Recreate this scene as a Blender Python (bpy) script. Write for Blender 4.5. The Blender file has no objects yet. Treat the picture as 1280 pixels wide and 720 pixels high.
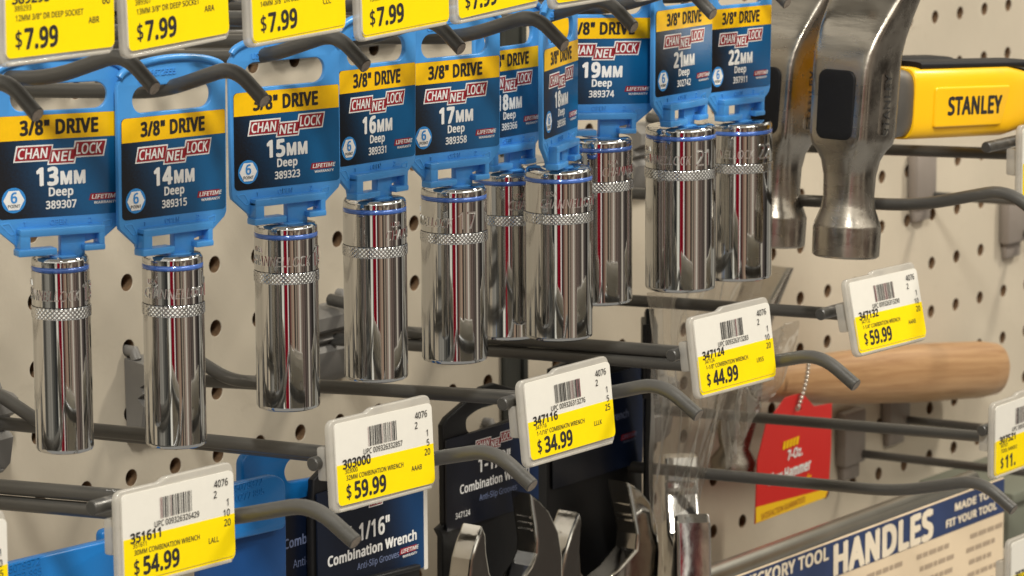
import bpy, bmesh, math, random
from mathutils import Vector, Matrix
import numpy as np

random.seed(7)
SC = bpy.context.scene
COL = SC.collection
MM = 0.001
PEG = 0.0254

# ------------------------------------------------------------------ camera
CAM = Vector((-1.00626788, -0.94770309, 0.23884896))
RIGHT = Vector((0.5948215763, -0.8038380777, -0.0056246910))
DOWN = Vector((-0.1407462670, -0.0972548460, -0.9852573183))
FWD = Vector((0.7914403203, 0.5868439654, -0.1709864895))
FOC = 7.240492829
cd = bpy.data.cameras.new('camera')
cam = bpy.data.objects.new('camera', cd)
COL.objects.link(cam)
m3 = Matrix((RIGHT, -DOWN, -FWD)).transposed()
cam.matrix_world = Matrix.Translation(CAM) @ m3.to_4x4()
cd.sensor_width = 36.0
cd.lens = FOC * 18.0
cd.clip_start = 0.02
cd.clip_end = 60.0
cd.dof.use_dof = True
cd.dof.focus_distance = 1.27
cd.dof.aperture_fstop = 40.0
SC.camera = cam
SC.render.resolution_x, SC.render.resolution_y = 1024, 576


def at(u, v, y):
    """a point of the place: the sight line of pixel (u, v) of the 1280x720 photo met with the plane y metres off the board"""
    d = RIGHT * ((u - 640) / 640 / FOC) + DOWN * ((v - 360) / 640 / FOC) + FWD
    return CAM + d * ((y - CAM.y) / d.y)


# ------------------------------------------------------------------ world: the store round the shelf, seen in the chrome
W = bpy.data.worlds.new('World')
SC.world = W
W.use_nodes = True
nt = W.node_tree
nt.nodes.clear()
N = nt.nodes.new
L = nt.links.new
out = N('ShaderNodeOutputWorld')
bg = N('ShaderNodeBackground')
L(bg.outputs[0], out.inputs[0])
tc = N('ShaderNodeTexCoord')
sp = N('ShaderNodeSeparateXYZ')
L(tc.outputs['Generated'], sp.inputs[0])
az = N('ShaderNodeMath'); az.operation = 'ARCTAN2'
L(sp.outputs['Y'], az.inputs[0]); L(sp.outputs['X'], az.inputs[1])
azn = N('ShaderNodeMath'); azn.operation = 'MULTIPLY_ADD'
L(az.outputs[0], azn.inputs[0]); azn.inputs[1].default_value = 1 / (2 * math.pi); azn.inputs[2].default_value = 0.5
ramp = N('ShaderNodeValToRGB')
ramp.color_ramp.interpolation = 'LINEAR'
stops = [(0.0, (.10, .095, .08)), (.028, (.09, .085, .07)), (.036, (.02, .02, .02)), (.052, (.05, .05, .045)),
         (.060, (.16, .15, .12)), (.068, (.95, .90, .76)), (.084, (.75, .70, .58)), (.087, (.05, .04, .04)), (.091, (.34, .008, .022)),
         (.117, (.30, .008, .02)), (.120, (.9, .86, .76)), (.128, (.6, .56, .48)), (.131, (.06, .03, .03)), (.150, (.16, .06, .045)),
         (.157, (.40, .30, .21)), (.180, (.34, .22, .15)), (.187, (.08, .065, .06)), (.205, (.36, .29, .21)), (.232, (.22, .15, .12)),
         (.240, (.55, .50, .40)), (.262, (.25, .18, .14)), (.315, (.16, .12, .10)), (.345, (.5, .44, .35)),
         (.365, (.13, .10, .09)), (.39, (.07, .06, .05)), (.418, (.085, .07, .06)), (.430, (.75, .71, .62)), (.440, (.2, .18, .15)), (.47, (.4, .37, .3)), (.5, (.3, .27, .22)), (1.0, (.25, .23, .19))]
cr = ramp.color_ramp
while len(cr.elements) > 1:
    cr.elements.remove(cr.elements[0])
cr.elements[0].position = 0.0
cr.elements[0].color = (*stops[0][1], 1)
for p_, c_ in stops[1:]:
    e_ = cr.elements.new(p_); e_.color = (*c_, 1)
L(azn.outputs[0], ramp.inputs[0])
# fine streaks of goods on the opposite shelves
cmb = N('ShaderNodeCombineXYZ')
L(azn.outputs[0], cmb.inputs[0])
zs = N('ShaderNodeMath'); zs.operation = 'MULTIPLY'; zs.inputs[1].default_value = .03
L(sp.outputs['Z'], zs.inputs[0]); L(zs.outputs[0], cmb.inputs[1])
nz = N('ShaderNodeTexNoise'); nz.inputs['Scale'].default_value = 90; nz.inputs['Detail'].default_value = 3
L(cmb.outputs[0], nz.inputs['Vector'])
nm = N('ShaderNodeMapRange'); nm.inputs['From Min'].default_value = .35; nm.inputs['From Max'].default_value = .65
nm.inputs['To Min'].default_value = .25; nm.inputs['To Max'].default_value = 1.8
L(nz.outputs['Fac'], nm.inputs['Value'])
mul = N('ShaderNodeVectorMath'); mul.operation = 'SCALE'
L(ramp.outputs[0], mul.inputs[0]); L(nm.outputs[0], mul.inputs['Scale'])
# floor below, ceiling above
elev = N('ShaderNodeValToRGB')
elev.color_ramp.elements[0].position = .30; elev.color_ramp.elements[0].color = (1, 1, 1, 1)
elev.color_ramp.elements[1].position = .36; elev.color_ramp.elements[1].color = (0, 0, 0, 1)
zz = N('ShaderNodeMath'); zz.operation = 'MULTIPLY_ADD'; zz.inputs[1].default_value = .5; zz.inputs[2].default_value = .5
L(sp.outputs['Z'], zz.inputs[0]); L(zz.outputs[0], elev.inputs[0])
mixf = N('ShaderNodeMix'); mixf.data_type = 'RGBA'
L(elev.outputs[0], mixf.inputs['Factor']); L(mul.outputs[0], mixf.inputs['A']); mixf.inputs['B'].default_value = (.42, .40, .36, 1)
elev2 = N('ShaderNodeValToRGB')
elev2.color_ramp.elements[0].position = .66; elev2.color_ramp.elements[0].color = (0, 0, 0, 1)
elev2.color_ramp.elements[1].position = .70; elev2.color_ramp.elements[1].color = (1, 1, 1, 1)
L(zz.outputs[0], elev2.inputs[0])
mixc = N('ShaderNodeMix'); mixc.data_type = 'RGBA'
L(elev2.outputs[0], mixc.inputs['Factor']); L(mixf.outputs['Result'], mixc.inputs['A']); ceil = N('ShaderNodeValToRGB')
for p_, c_ in ((.0, (1.9, 1.8, 1.55)), (.735, (1.9, 1.8, 1.55)), (.765, (.30, .28, .24)), (.83, (.30, .28, .24)), (.85, (1.3, 1.22, 1.05)), (.88, (1.3, 1.22, 1.05)), (.90, (.35, .33, .28))):
    e_ = ceil.color_ramp.elements.new(p_); e_.color = (*c_, 1)
ceil.color_ramp.elements.remove(ceil.color_ramp.elements[0]); ceil.color_ramp.elements.remove(ceil.color_ramp.elements[-1])
L(zz.outputs[0], ceil.inputs[0]); L(ceil.outputs[0], mixc.inputs['B'])
L(mixc.outputs['Result'], bg.inputs['Color'])
bg.inputs['Strength'].default_value = 0.78


# ------------------------------------------------------------------ ceiling lamps
def area(name, loc, target, sx, sy, power, color=(1, .93, .82)):
    l = bpy.data.lights.new(name, 'AREA')
    l.shape = 'RECTANGLE'; l.size = sx; l.size_y = sy; l.energy = power; l.color = color
    o = bpy.data.objects.new(name, l); COL.objects.link(o)
    o.location = loc
    o.rotation_euler = (Vector(target) - Vector(loc)).to_track_quat('-Z', 'Y').to_euler()


area('ceiling_lamp', (1.55, -1.25, 1.75), (.3, 0, 0), .13, .45, 35, (1, .93, .81))
area('ceiling_lamp', (-1.2, -1.35, 1.75), (.1, 0, 0), .13, .45, 43, (1, .975, .91))
area('ceiling_lamp', (.15, -2.3, 1.7), (.2, 0, 0), 1.4, .35, 12, (1, .94, .85))

SC.view_settings.view_transform = 'Standard'
SC.view_settings.look = 'None'
SC.view_settings.exposure = 0.17
SC.view_settings.gamma = 1.0


# ------------------------------------------------------------------ materials
def principled(name, color, rough=.5, metal=0., spec=.5, coat=0., noise=0., nscale=60., bump=0., bscale=400., rvar=0., stretch=None, alpha=None):
    m = bpy.data.materials.new(name); m.use_nodes = True
    t = m.node_tree; b = t.nodes['Principled BSDF']
    b.inputs['Base Color'].default_value = (*color, 1)
    b.inputs['Roughness'].default_value = rough
    b.inputs['Metallic'].default_value = metal
    b.inputs['Specular IOR Level'].default_value = spec
    b.inputs['Coat Weight'].default_value = coat
    co = t.nodes.new('ShaderNodeTexCoord')
    src = co.outputs['Object']
    if stretch:
        mp = t.nodes.new('ShaderNodeMapping'); mp.inputs['Scale'].default_value = stretch
        t.links.new(src, mp.inputs[0]); src = mp.outputs[0]
    if noise or rvar:
        n = t.nodes.new('ShaderNodeTexNoise'); n.inputs['Scale'].default_value = nscale; n.inputs['Detail'].default_value = 6
        t.links.new(src, n.inputs['Vector'])
        if noise:
            r = t.nodes.new('ShaderNodeMapRange'); r.inputs['From Min'].default_value = .3; r.inputs['From Max'].default_value = .7
            r.inputs['To Min'].default_value = 1 - noise; r.inputs['To Max'].default_value = 1 + noise
            t.links.new(n.outputs['Fac'], r.inputs['Value'])
            s = t.nodes.new('ShaderNodeVectorMath'); s.operation = 'SCALE'; s.inputs[0].default_value = color
            t.links.new(r.outputs[0], s.inputs['Scale']); t.links.new(s.outputs[0], b.inputs['Base Color'])
        if rvar:
            r = t.nodes.new('ShaderNodeMapRange'); r.inputs['From Min'].default_value = .3; r.inputs['From Max'].default_value = .7
            r.inputs['To Min'].default_value = max(0.01, rough - rvar); r.inputs['To Max'].default_value = rough + rvar
            t.links.new(n.outputs['Fac'], r.inputs['Value']); t.links.new(r.outputs[0], b.inputs['Roughness'])
    if bump:
        n2 = t.nodes.new('ShaderNodeTexNoise'); n2.inputs['Scale'].default_value = bscale; n2.inputs['Detail'].default_value = 4
        t.links.new(src, n2.inputs['Vector'])
        bp = t.nodes.new('ShaderNodeBump'); bp.inputs['Strength'].default_value = bump; bp.inputs['Distance'].default_value = .0004
        t.links.new(n2.outputs['Fac'], bp.inputs['Height']); t.links.new(bp.outputs[0], b.inputs['Normal'])
    return m


def gradient(name, c0, c1, x0, x1, zk=0., rough=.28, spec=.5):
    """a printed card whose ink runs from c0 to c1 across the object's x"""
    m = bpy.data.materials.new(name); m.use_nodes = True
    t = m.node_tree; b = t.nodes['Principled BSDF']
    co = t.nodes.new('ShaderNodeTexCoord'); s = t.nodes.new('ShaderNodeSeparateXYZ')
    t.links.new(co.outputs['Object'], s.inputs[0])
    a = t.nodes.new('ShaderNodeMath'); a.operation = 'MULTIPLY_ADD'; a.inputs[1].default_value = zk
    t.links.new(s.outputs['Z'], a.inputs[0]); t.links.new(s.outputs['X'], a.inputs[2])
    r = t.nodes.new('ShaderNodeMapRange'); r.inputs['From Min'].default_value = x0; r.inputs['From Max'].default_value = x1
    r.interpolation_type = 'SMOOTHSTEP'
    t.links.new(a.outputs[0], r.inputs['Value'])
    n = t.nodes.new('ShaderNodeTexNoise'); n.inputs['Scale'].default_value = 2500
    t.links.new(co.outputs['Object'], n.inputs['Vector'])
    ad = t.nodes.new('ShaderNodeMath'); ad.operation = 'MULTIPLY_ADD'; ad.inputs[1].default_value = .25; ad.inputs[2].default_value = -.125
    t.links.new(n.outputs['Fac'], ad.inputs[0])
    ad2 = t.nodes.new('ShaderNodeMath'); ad2.operation = 'ADD'; ad2.use_clamp = True
    t.links.new(ad.outputs[0], ad2.inputs[0]); t.links.new(r.outputs[0], ad2.inputs[1])
    mx = t.nodes.new('ShaderNodeMix'); mx.data_type = 'RGBA'
    mx.inputs['A'].default_value = (*c0, 1); mx.inputs['B'].default_value = (*c1, 1)
    t.links.new(ad2.outputs[0], mx.inputs['Factor']); t.links.new(mx.outputs['Result'], b.inputs['Base Color'])
    b.inputs['Roughness'].default_value = rough; b.inputs['Specular IOR Level'].default_value = spec
    return m


M = {}
M['board'] = principled('pegboard_paint', (.525, .463, .362), .42, noise=.10, nscale=11, bump=.25, bscale=260)
M['hole'] = principled('raw_hardboard', (.17, .10, .05), .9, noise=.3, nscale=500)
M['back'] = principled('board_back', (.05, .032, .02), .9)
M['slot'] = principled('upright_steel', (.045, .047, .04), .5, metal=.3)
M['wire'] = principled('grey_coated_wire', (.092, .088, .080), .38, metal=.3, noise=.38, nscale=70, stretch=(1, .10, 1), bump=.4, bscale=600, rvar=.12)
M['wirecut'] = principled('cut_wire_end', (.28, .235, .19), .5, metal=.3, noise=.35, nscale=900)
M['bracket'] = principled('grey_bracket', (.185, .175, .16), .5, metal=.1, noise=.1, nscale=60)
M['bracket_taupe'] = principled('taupe_bracket', (.25, .215, .185), .5, metal=.1, noise=.08, nscale=60)
M['holder'] = principled('frosted_plastic', (.66, .63, .57), .16, noise=.06, nscale=90, coat=.5)
M['paper'] = principled('label_paper', (.80, .775, .70), .55, noise=.015, nscale=300)
M['yellow'] = principled('label_yellow', (.98, .75, .0), .55, spec=.2, noise=.02, nscale=200)
M['ink'] = principled('black_ink', (.018, .016, .016), .5)
M['inkred'] = principled('worn_barcode_ink', (.16, .05, .06), .5)
M['chrome'] = principled('chrome', (.59, .59, .585), .05, metal=1., bump=.03, bscale=90, rvar=.03, nscale=110)
M['chrome_stamp'] = principled('stamped_letters', (.80, .79, .76), .28, metal=.9)
M['chrome_worn'] = principled('worn_chrome', (.66, .655, .64), .09, metal=1., bump=.22, bscale=120, rvar=.05, nscale=100)
M['chrome_rough'] = principled('satin_chrome', (.58, .56, .52), .09, metal=1., bump=.12, bscale=160, rvar=.05, nscale=120)
M['band'] = principled('blue_enamel_band', (.07, .17, .55), .15, metal=.25, coat=.6)
M['blue'] = principled('blue_plastic', (.068, .305, .71), .30, bump=.12, bscale=350, noise=.03, nscale=120)
M['blue_text'] = principled('blue_plastic_raised', (.075, .33, .76), .25)
M['blue2'] = principled('deep_blue_plastic', (.008, .155, .46), .32, bump=.15, bscale=260)
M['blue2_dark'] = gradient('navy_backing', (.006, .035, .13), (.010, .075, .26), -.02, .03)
M['card'] = gradient('card_print', (.005, .006, .009), (.005, .105, .27), -.012, .023, zk=.35)
M['card_edge'] = principled('card_board', (.72, .69, .62), .6)
M['gold'] = principled('card_yellow', (.94, .55, .002), .32, noise=.03, nscale=500)
M['white'] = principled('white_print', (.80, .80, .78), .4)
M['red'] = principled('red_print', (.30, .012, .022), .35)
M['ring'] = principled('badge_blue', (.03, .24, .62), .35)
M['dimwhite'] = principled('pale_dimmed_print', (.16, .20, .34), .4)  # pale small-line ink; on the dark cards, white print with shade painted in
M['black'] = principled('black_plastic', (.0065, .0065, .007), .42, spec=.35, bump=.12, bscale=300)
M['black_matte'] = principled('black_rubber', (.005, .005, .006), .6, spec=.3, bump=.3, bscale=260)
M['wcard'] = gradient('wrench_card_print', (.007, .008, .014), (.010, .055, .20), -.002, .045, zk=.15)
M['wcard_blue'] = gradient('blue_wrench_card_print', (.005, .008, .018), (.010, .115, .36), .004, .060, zk=.2)
M['wcard_shaded'] = gradient('shaded_wrench_card_print', (.006, .007, .012), (.007, .025, .085), -.01, .03)  # dark navy card print with the shade over it painted into the colour
M['steel'] = principled('brushed_steel', (.40, .365, .315), .27, metal=1., noise=.10, bump=.45, bscale=220, rvar=.10, nscale=90, stretch=(1, .25, 1))
M['steel_dark'] = principled('hammer_tang', (.20, .19, .175), .42, metal=.8, noise=.15, nscale=80)
M['engrave'] = principled('engraved_letters', (.012, .011, .010), .7)
M['grip'] = principled('yellow_grip', (.93, .52, .006), .33, bump=.05, bscale=300)
M['sign_navy'] = principled('sign_navy', (.022, .042, .12), .5, noise=.12, nscale=60)
M['sign_cream'] = principled('sign_cream', (.74, .60, .42), .55, noise=.03, nscale=50)
M['sign_letter'] = principled('sign_letter', (.80, .70, .54), .5)
M['sign_small'] = principled('sign_small_print', (.40, .31, .22), .6)
M['tagred'] = principled('tag_red', (.62, .022, .018), .4)
M['tagyellow'] = principled('tag_yellow', (.90, .55, .01), .4)
M['tagink'] = principled('tag_small_ink', (.45, .16, .02), .5)
M['bead'] = principled('bead_chain', (.75, .70, .62), .25, metal=.6)
M['rail'] = principled('zinc_rail', (.42, .40, .35), .3, metal=.9, noise=.1, nscale=50)
M['olive'] = principled('olive_bin', (.16, .17, .13), .5)

def marks(m, color, scale, stretch, lo, hi, strength):
    """scuffs and rubbed places: patches of another colour where a stretched noise runs high"""
    t = m.node_tree; b = t.nodes['Principled BSDF']
    old = b.inputs['Base Color'].links[0].from_socket if b.inputs['Base Color'].links else None
    co = t.nodes.new('ShaderNodeTexCoord'); mp = t.nodes.new('ShaderNodeMapping'); mp.inputs['Scale'].default_value = stretch
    mp.inputs['Rotation'].default_value = (0, .5, 0) if stretch[1] != .1 else (0, 0, 0)
    t.links.new(co.outputs['Object'], mp.inputs[0])
    n = t.nodes.new('ShaderNodeTexNoise'); n.inputs['Scale'].default_value = scale; n.inputs['Detail'].default_value = 7; n.inputs['Roughness'].default_value = .62
    t.links.new(mp.outputs[0], n.inputs['Vector'])
    r = t.nodes.new('ShaderNodeMapRange'); r.inputs['From Min'].default_value = lo; r.inputs['From Max'].default_value = hi
    r.inputs['To Max'].default_value = strength
    t.links.new(n.outputs['Fac'], r.inputs['Value'])
    mx = t.nodes.new('ShaderNodeMix'); mx.data_type = 'RGBA'
    t.links.new(r.outputs[0], mx.inputs['Factor'])
    if old: t.links.new(old, mx.inputs['A'])
    else: mx.inputs['A'].default_value = b.inputs['Base Color'].default_value
    mx.inputs['B'].default_value = (*color, 1)
    t.links.new(mx.outputs['Result'], b.inputs['Base Color'])


marks(M['wire'], (.34, .32, .29), 220, (1, .1, 1), .60, .72, .55)
marks(M['board'], (.36, .30, .22), 30, (1, 1, 2.2), .60, .78, .38)
marks(M['board'], (.70, .64, .52), 60, (1, 1, .35), .64, .74, .35)
marks(M['blue'], (.16, .42, .80), 260, (1, 1, 3), .66, .76, .35)
marks(M['grip'], (.62, .36, .02), 120, (.4, 1, 1), .64, .78, .4)
marks(M['holder'], (.46, .42, .34), 160, (1, 1, 1), .60, .76, .45)


def let_light_through(m, fac, tint):
    t = m.node_tree; b = t.nodes['Principled BSDF']; o_ = t.nodes['Material Output']
    tl = t.nodes.new('ShaderNodeBsdfTranslucent'); tl.inputs[0].default_value = (*tint, 1)
    mx = t.nodes.new('ShaderNodeMixShader'); mx.inputs[0].default_value = fac
    t.links.new(b.outputs[0], mx.inputs[1]); t.links.new(tl.outputs[0], mx.inputs[2]); t.links.new(mx.outputs[0], o_.inputs['Surface'])


let_light_through(M['holder'], .25, (.85, .82, .75))
t = M['holder'].node_tree
_o = t.nodes['Material Output']; _s = _o.inputs['Surface'].links[0].from_socket
_tr = t.nodes.new('ShaderNodeBsdfTransparent'); _tr.inputs[0].default_value = (.92, .91, .88, 1)
_mx = t.nodes.new('ShaderNodeMixShader'); _mx.inputs[0].default_value = .38
t.links.new(_s, _mx.inputs[1]); t.links.new(_tr.outputs[0], _mx.inputs[2]); t.links.new(_mx.outputs[0], _o.inputs['Surface'])
let_light_through(M['paper'], .15, (.9, .87, .8))
let_light_through(M['yellow'], .15, (.95, .75, .05))

# wood
m = bpy.data.materials.new('hammer_wood'); m.use_nodes = True; t = m.node_tree; b = t.nodes['Principled BSDF']
co = t.nodes.new('ShaderNodeTexCoord'); mp = t.nodes.new('ShaderNodeMapping'); mp.inputs['Scale'].default_value = (9, 230, 230)
t.links.new(co.outputs['Object'], mp.inputs[0])
n = t.nodes.new('ShaderNodeTexNoise'); n.inputs['Scale'].default_value = 1.6; n.inputs['Detail'].default_value = 8; n.inputs['Distortion'].default_value = .5; n.inputs['Roughness'].default_value = .65
t.links.new(mp.outputs[0], n.inputs['Vector'])
rp = t.nodes.new('ShaderNodeValToRGB'); rp.color_ramp.elements[0].color = (.34, .175, .072, 1); rp.color_ramp.elements[1].color = (.55, .335, .165, 1)
rp.color_ramp.elements[0].position = .3; rp.color_ramp.elements[1].position = .68
t.links.new(n.outputs['Fac'], rp.inputs[0]); t.links.new(rp.outputs[0], b.inputs['Base Color']); b.inputs['Roughness'].default_value = .4
M['wood'] = m

# clear film
m = bpy.data.materials.new('clear_film'); m.use_nodes = True; t = m.node_tree
t.nodes.remove(t.nodes['Principled BSDF'])
o_ = t.nodes['Material Output']
tr = t.nodes.new('ShaderNodeBsdfTransparent'); tr.inputs[0].default_value = (.93, .92, .90, 1)
gl = t.nodes.new('ShaderNodeBsdfGlossy'); gl.inputs['Roughness'].default_value = .16; gl.inputs[0].default_value = (.9, .88, .85, 1)
df = t.nodes.new('ShaderNodeBsdfTranslucent'); df.inputs[0].default_value = (.8, .77, .72, 1)
mx0 = t.nodes.new('ShaderNodeMixShader'); mx0.inputs[0].default_value = .62
t.links.new(gl.outputs[0], mx0.inputs[1]); t.links.new(df.outputs[0], mx0.inputs[2])
lw = t.nodes.new('ShaderNodeLayerWeight'); lw.inputs[0].default_value = .45
mr = t.nodes.new('ShaderNodeMapRange'); mr.inputs['To Min'].default_value = .26; mr.inputs['To Max'].default_value = .72
t.links.new(lw.outputs['Facing'], mr.inputs['Value'])
mx1 = t.nodes.new('ShaderNodeMixShader')
t.links.new(mr.outputs[0], mx1.inputs[0]); t.links.new(tr.outputs[0], mx1.inputs[1]); t.links.new(mx0.outputs[0], mx1.inputs[2])
t.links.new(mx1.outputs[0], o_.inputs['Surface'])
M['film'] = m

# ------------------------------------------------------------------ mesh helpers
UP = Matrix(((1, 0, 0, 0), (0, 0, -1, 0), (0, 1, 0, 0), (0, 0, 0, 1)))   # a drawing in (x, z), facing the aisle (-y)


def tag(o, label=None, cat=None, group=None, kind=None):
    if label: o['label'] = label
    if cat: o['category'] = cat
    if group: o['group'] = group
    if kind: o['kind'] = kind
    return o


def thing(name, loc, label, cat, group=None, rot=(0, 0, 0)):
    o = bpy.data.objects.new(name, None); COL.objects.link(o)
    o.location = loc; o.rotation_euler = rot; o.empty_display_size = .01
    return tag(o, label, cat, group)


class MB:
    def __init__(self):
        self.v = []; self.f = []; self.mi = []; self.sm = []; self.mats = []

    def slot(self, k):
        if k not in self.mats: self.mats.append(k)
        return self.mats.index(k)

    def add(self, verts, faces, mat, smooth=False, mx=None):
        n0 = len(self.v); s = self.slot(mat)
        for p in verts:
            self.v.append(tuple(mx @ Vector(p)) if mx is not None else tuple(p))
        for f in faces:
            self.f.append([i + n0 for i in f]); self.mi.append(s); self.sm.append(smooth)
        return self

    def mesh(self, me, mat, mx=None, smooth=False):
        return self.add([v.co.copy() for v in me.vertices], [list(p.vertices) for p in me.polygons], mat, smooth, mx)

    def box(self, lo, hi, mat, bev=0., mx=None, seg=2):
        bm = bmesh.new(); bmesh.ops.create_cube(bm, size=1)
        lo, hi = Vector(lo), Vector(hi)
        for v in bm.verts:
            v.co = Vector([(lo[i] + hi[i]) / 2 + v.co[i] * (hi[i] - lo[i]) for i in range(3)])
        if bev: bmesh.ops.bevel(bm, geom=list(bm.edges), offset=bev, segments=seg, affect='EDGES', profile=.5)
        me = bpy.data.meshes.new('tmp'); bm.to_mesh(me); bm.free()
        self.mesh(me, mat, mx, smooth=False); bpy.data.meshes.remove(me)
        return self

    def tube(self, path, r, mat, n=14, cap=None, mx=None):
        path = [Vector(p) for p in path]
        rs = r if isinstance(r, (list, tuple)) else [r] * len(path)
        vs, fs = [], []
        ref = None
        for i, p in enumerate(path):
            d = (path[min(i + 1, len(path) - 1)] - path[max(i - 1, 0)]).normalized()
            if ref is None:
                ref = d.cross(Vector((1, 0, 0)))
                if ref.length < .1: ref = d.cross(Vector((0, 0, 1)))
            ref = (ref - d * ref.dot(d)).normalized()
            q = d.cross(ref)
            for k in range(n):
                a = 2 * math.pi * k / n
                vs.append(p + (ref * math.cos(a) + q * math.sin(a)) * rs[i])
        for i in range(len(path) - 1):
            for k in range(n):
                fs.append([i * n + k, i * n + (k + 1) % n, (i + 1) * n + (k + 1) % n, (i + 1) * n + k])
        self.add(vs, fs, mat, True, mx)
        for e, i in ((0, 0), (1, len(path) - 1)):
            ring = vs[i * n:(i + 1) * n]
            d = (path[-1] - path[-2]).normalized() if e else (path[0] - path[1]).normalized()
            c = path[i]
            inner = [c + (p - c) * .86 + d * rs[i] * .14 for p in ring]
            fr = [[k, (k + 1) % n, n + (k + 1) % n, n + k] for k in range(n)]
            self.add(ring + inner, fr, mat, True, mx)
            self.add(inner, [list(range(n))], cap or mat, False, mx)
        return self

    def lathe(self, prof, mat, n=64, mx=None, smooth=True):
        vs, fs = [], []
        for (r, z) in prof:
            for k in range(n):
                a = 2 * math.pi * k / n
                vs.append((r * math.cos(a), r * math.sin(a), z))
        for i in range(len(prof) - 1):
            for k in range(n):
                fs.append([i * n + k, i * n + (k + 1) % n, (i + 1) * n + (k + 1) % n, (i + 1) * n + k])
        return self.add(vs, fs, mat, smooth, mx)

    def poly(self, pts, y, mat, mx=None):
        """a flat printed shape in (x, z) at depth y"""
        return self.add([(x, y, z) for x, z in pts], [list(range(len(pts)))], mat, False, mx)

    def text(self, s, x, z, h, mat, y=0., bold=.0, sx=1., shear=0., align='LEFT', ext=0., mx=None):
        me, w = glyphs(s, bold, shear, ext / h if h else 0)
        k = h / CAPH
        off = {'LEFT': 0, 'CENTER': -w * k * sx / 2, 'RIGHT': -w * k * sx}[align]
        T = Matrix.Translation((x + off, y, z)) @ UP @ Matrix.Diagonal((k * sx, k, k, 1))
        return self.mesh(me, mat, (mx @ T) if mx is not None else T)

    def plate(self, outer, holes, y0, y1, mat, bev=0., mx=None, seg=2):
        me = plate_mesh(outer, holes, abs(y1 - y0), bev, seg)
        T = Matrix.Translation((0, (y0 + y1) / 2, 0)) @ UP
        return self.mesh(me, mat, (mx @ T) if mx is not None else T)

    def build(self, name, parent=None, angle=35, auto=True, label=None):
        me = bpy.data.meshes.new(name)
        me.from_pydata(self.v, [], self.f)
        for k in self.mats: me.materials.append(M[k])
        me.polygons.foreach_set('material_index', self.mi)
        me.polygons.foreach_set('use_smooth', [True] * len(self.f) if auto else self.sm)
        if auto:
            bm = bmesh.new(); bm.from_mesh(me)
            bmesh.ops.remove_doubles(bm, verts=bm.verts, dist=1e-6)
            bm.to_mesh(me); bm.free()
            me.set_sharp_from_angle(angle=math.radians(angle))
        me.update()
        return link(name, me, parent, label)


def link(name, me, parent=None, label=None):
    o = bpy.data.objects.new(name, me); COL.objects.link(o)
    if parent is not None: o.parent = parent
    if label: o['label'] = label
    return o


_g = {}
FONT = None
try:
    import os
    _p = os.path.join(bpy.utils.system_resource('DATAFILES'), 'fonts', 'NotoSansHebrew-Regular.woff2')   # a plain sans that ships with Blender
    if os.path.exists(_p):
        FONT = bpy.data.fonts.load(_p)
except Exception:
    FONT = None
CAPH = .686



def glyphs(s, bold=0., shear=0., ext=0.):
    key = (s, round(bold, 4), shear, round(ext, 3))
    if key not in _g:
        c = bpy.data.curves.new('t', 'FONT'); c.body = s; c.size = 1
        if FONT: c.font = FONT
        c.shear = shear; c.extrude = ext
        c.resolution_u = 3
        if bold: c.space_character = 1 + bold * 1.7
        o = bpy.data.objects.new('t', c)
        me = bpy.data.meshes.new_from_object(o)
        if bold:      # a heavier cut of the same letters: the outline struck again a hair to each side
            vs0 = [v.co.copy() for v in me.vertices]; fs0 = [list(p.vertices) for p in me.polygons]
            V_, F_ = [], []
            for n_, (dx, dy) in enumerate(((0, 0), (1, .45), (-1, .45), (1, -.45), (-1, -.45), (.4, .75), (-.4, -.75), (.5, 0), (-.5, 0))):
                b0 = len(V_)
                V_ += [(v.x + dx * bold, v.y + dy * bold, v.z + n_ * .00012) for v in vs0]
                F_ += [[i + b0 for i in f] for f in fs0]
            bpy.data.meshes.remove(me)
            me = bpy.data.meshes.new('t'); me.from_pydata(V_, [], F_)
        xs = [v.co.x for v in me.vertices] or [0]
        x0 = min(xs)
        for v in me.vertices: v.co.x -= x0
        bpy.data.objects.remove(o)
        _g[key] = (me, max(xs) - x0)
    return _g[key]


def plate_mesh(outer, holes, thick, bev=0., seg=2):
    c = bpy.data.curves.new('p', 'CURVE'); c.dimensions = '2D'; c.fill_mode = 'BOTH'
    for pts in [outer] + list(holes):
        s = c.splines.new('POLY'); s.points.add(len(pts) - 1)
        for p, q in zip(s.points, pts): p.co = (q[0], q[1], 0, 1)
        s.use_cyclic_u = True
    c.extrude = thick / 2 - bev
    c.bevel_depth = bev; c.bevel_resolution = seg; c.offset = -bev
    o = bpy.data.objects.new('p', c)
    me = bpy.data.meshes.new_from_object(o)
    bpy.data.objects.remove(o)
    return me


def rrect(x0, z0, x1, z1, r, n=5):
    if not isinstance(r, (list, tuple)): r = [r] * 4          # bl, br, tr, tl
    pts = []
    for (cx, cz, a0, rr) in ((x0 + r[0], z0 + r[0], 180, r[0]), (x1 - r[1], z0 + r[1], 270, r[1]), (x1 - r[2], z1 - r[2], 0, r[2]), (x0 + r[3], z1 - r[3], 90, r[3])):
        for k in range(n + 1):
            a = math.radians(a0 + 90 * k / n)
            pts.append((cx + rr * math.cos(a), cz + rr * math.sin(a)))
    return pts


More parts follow.
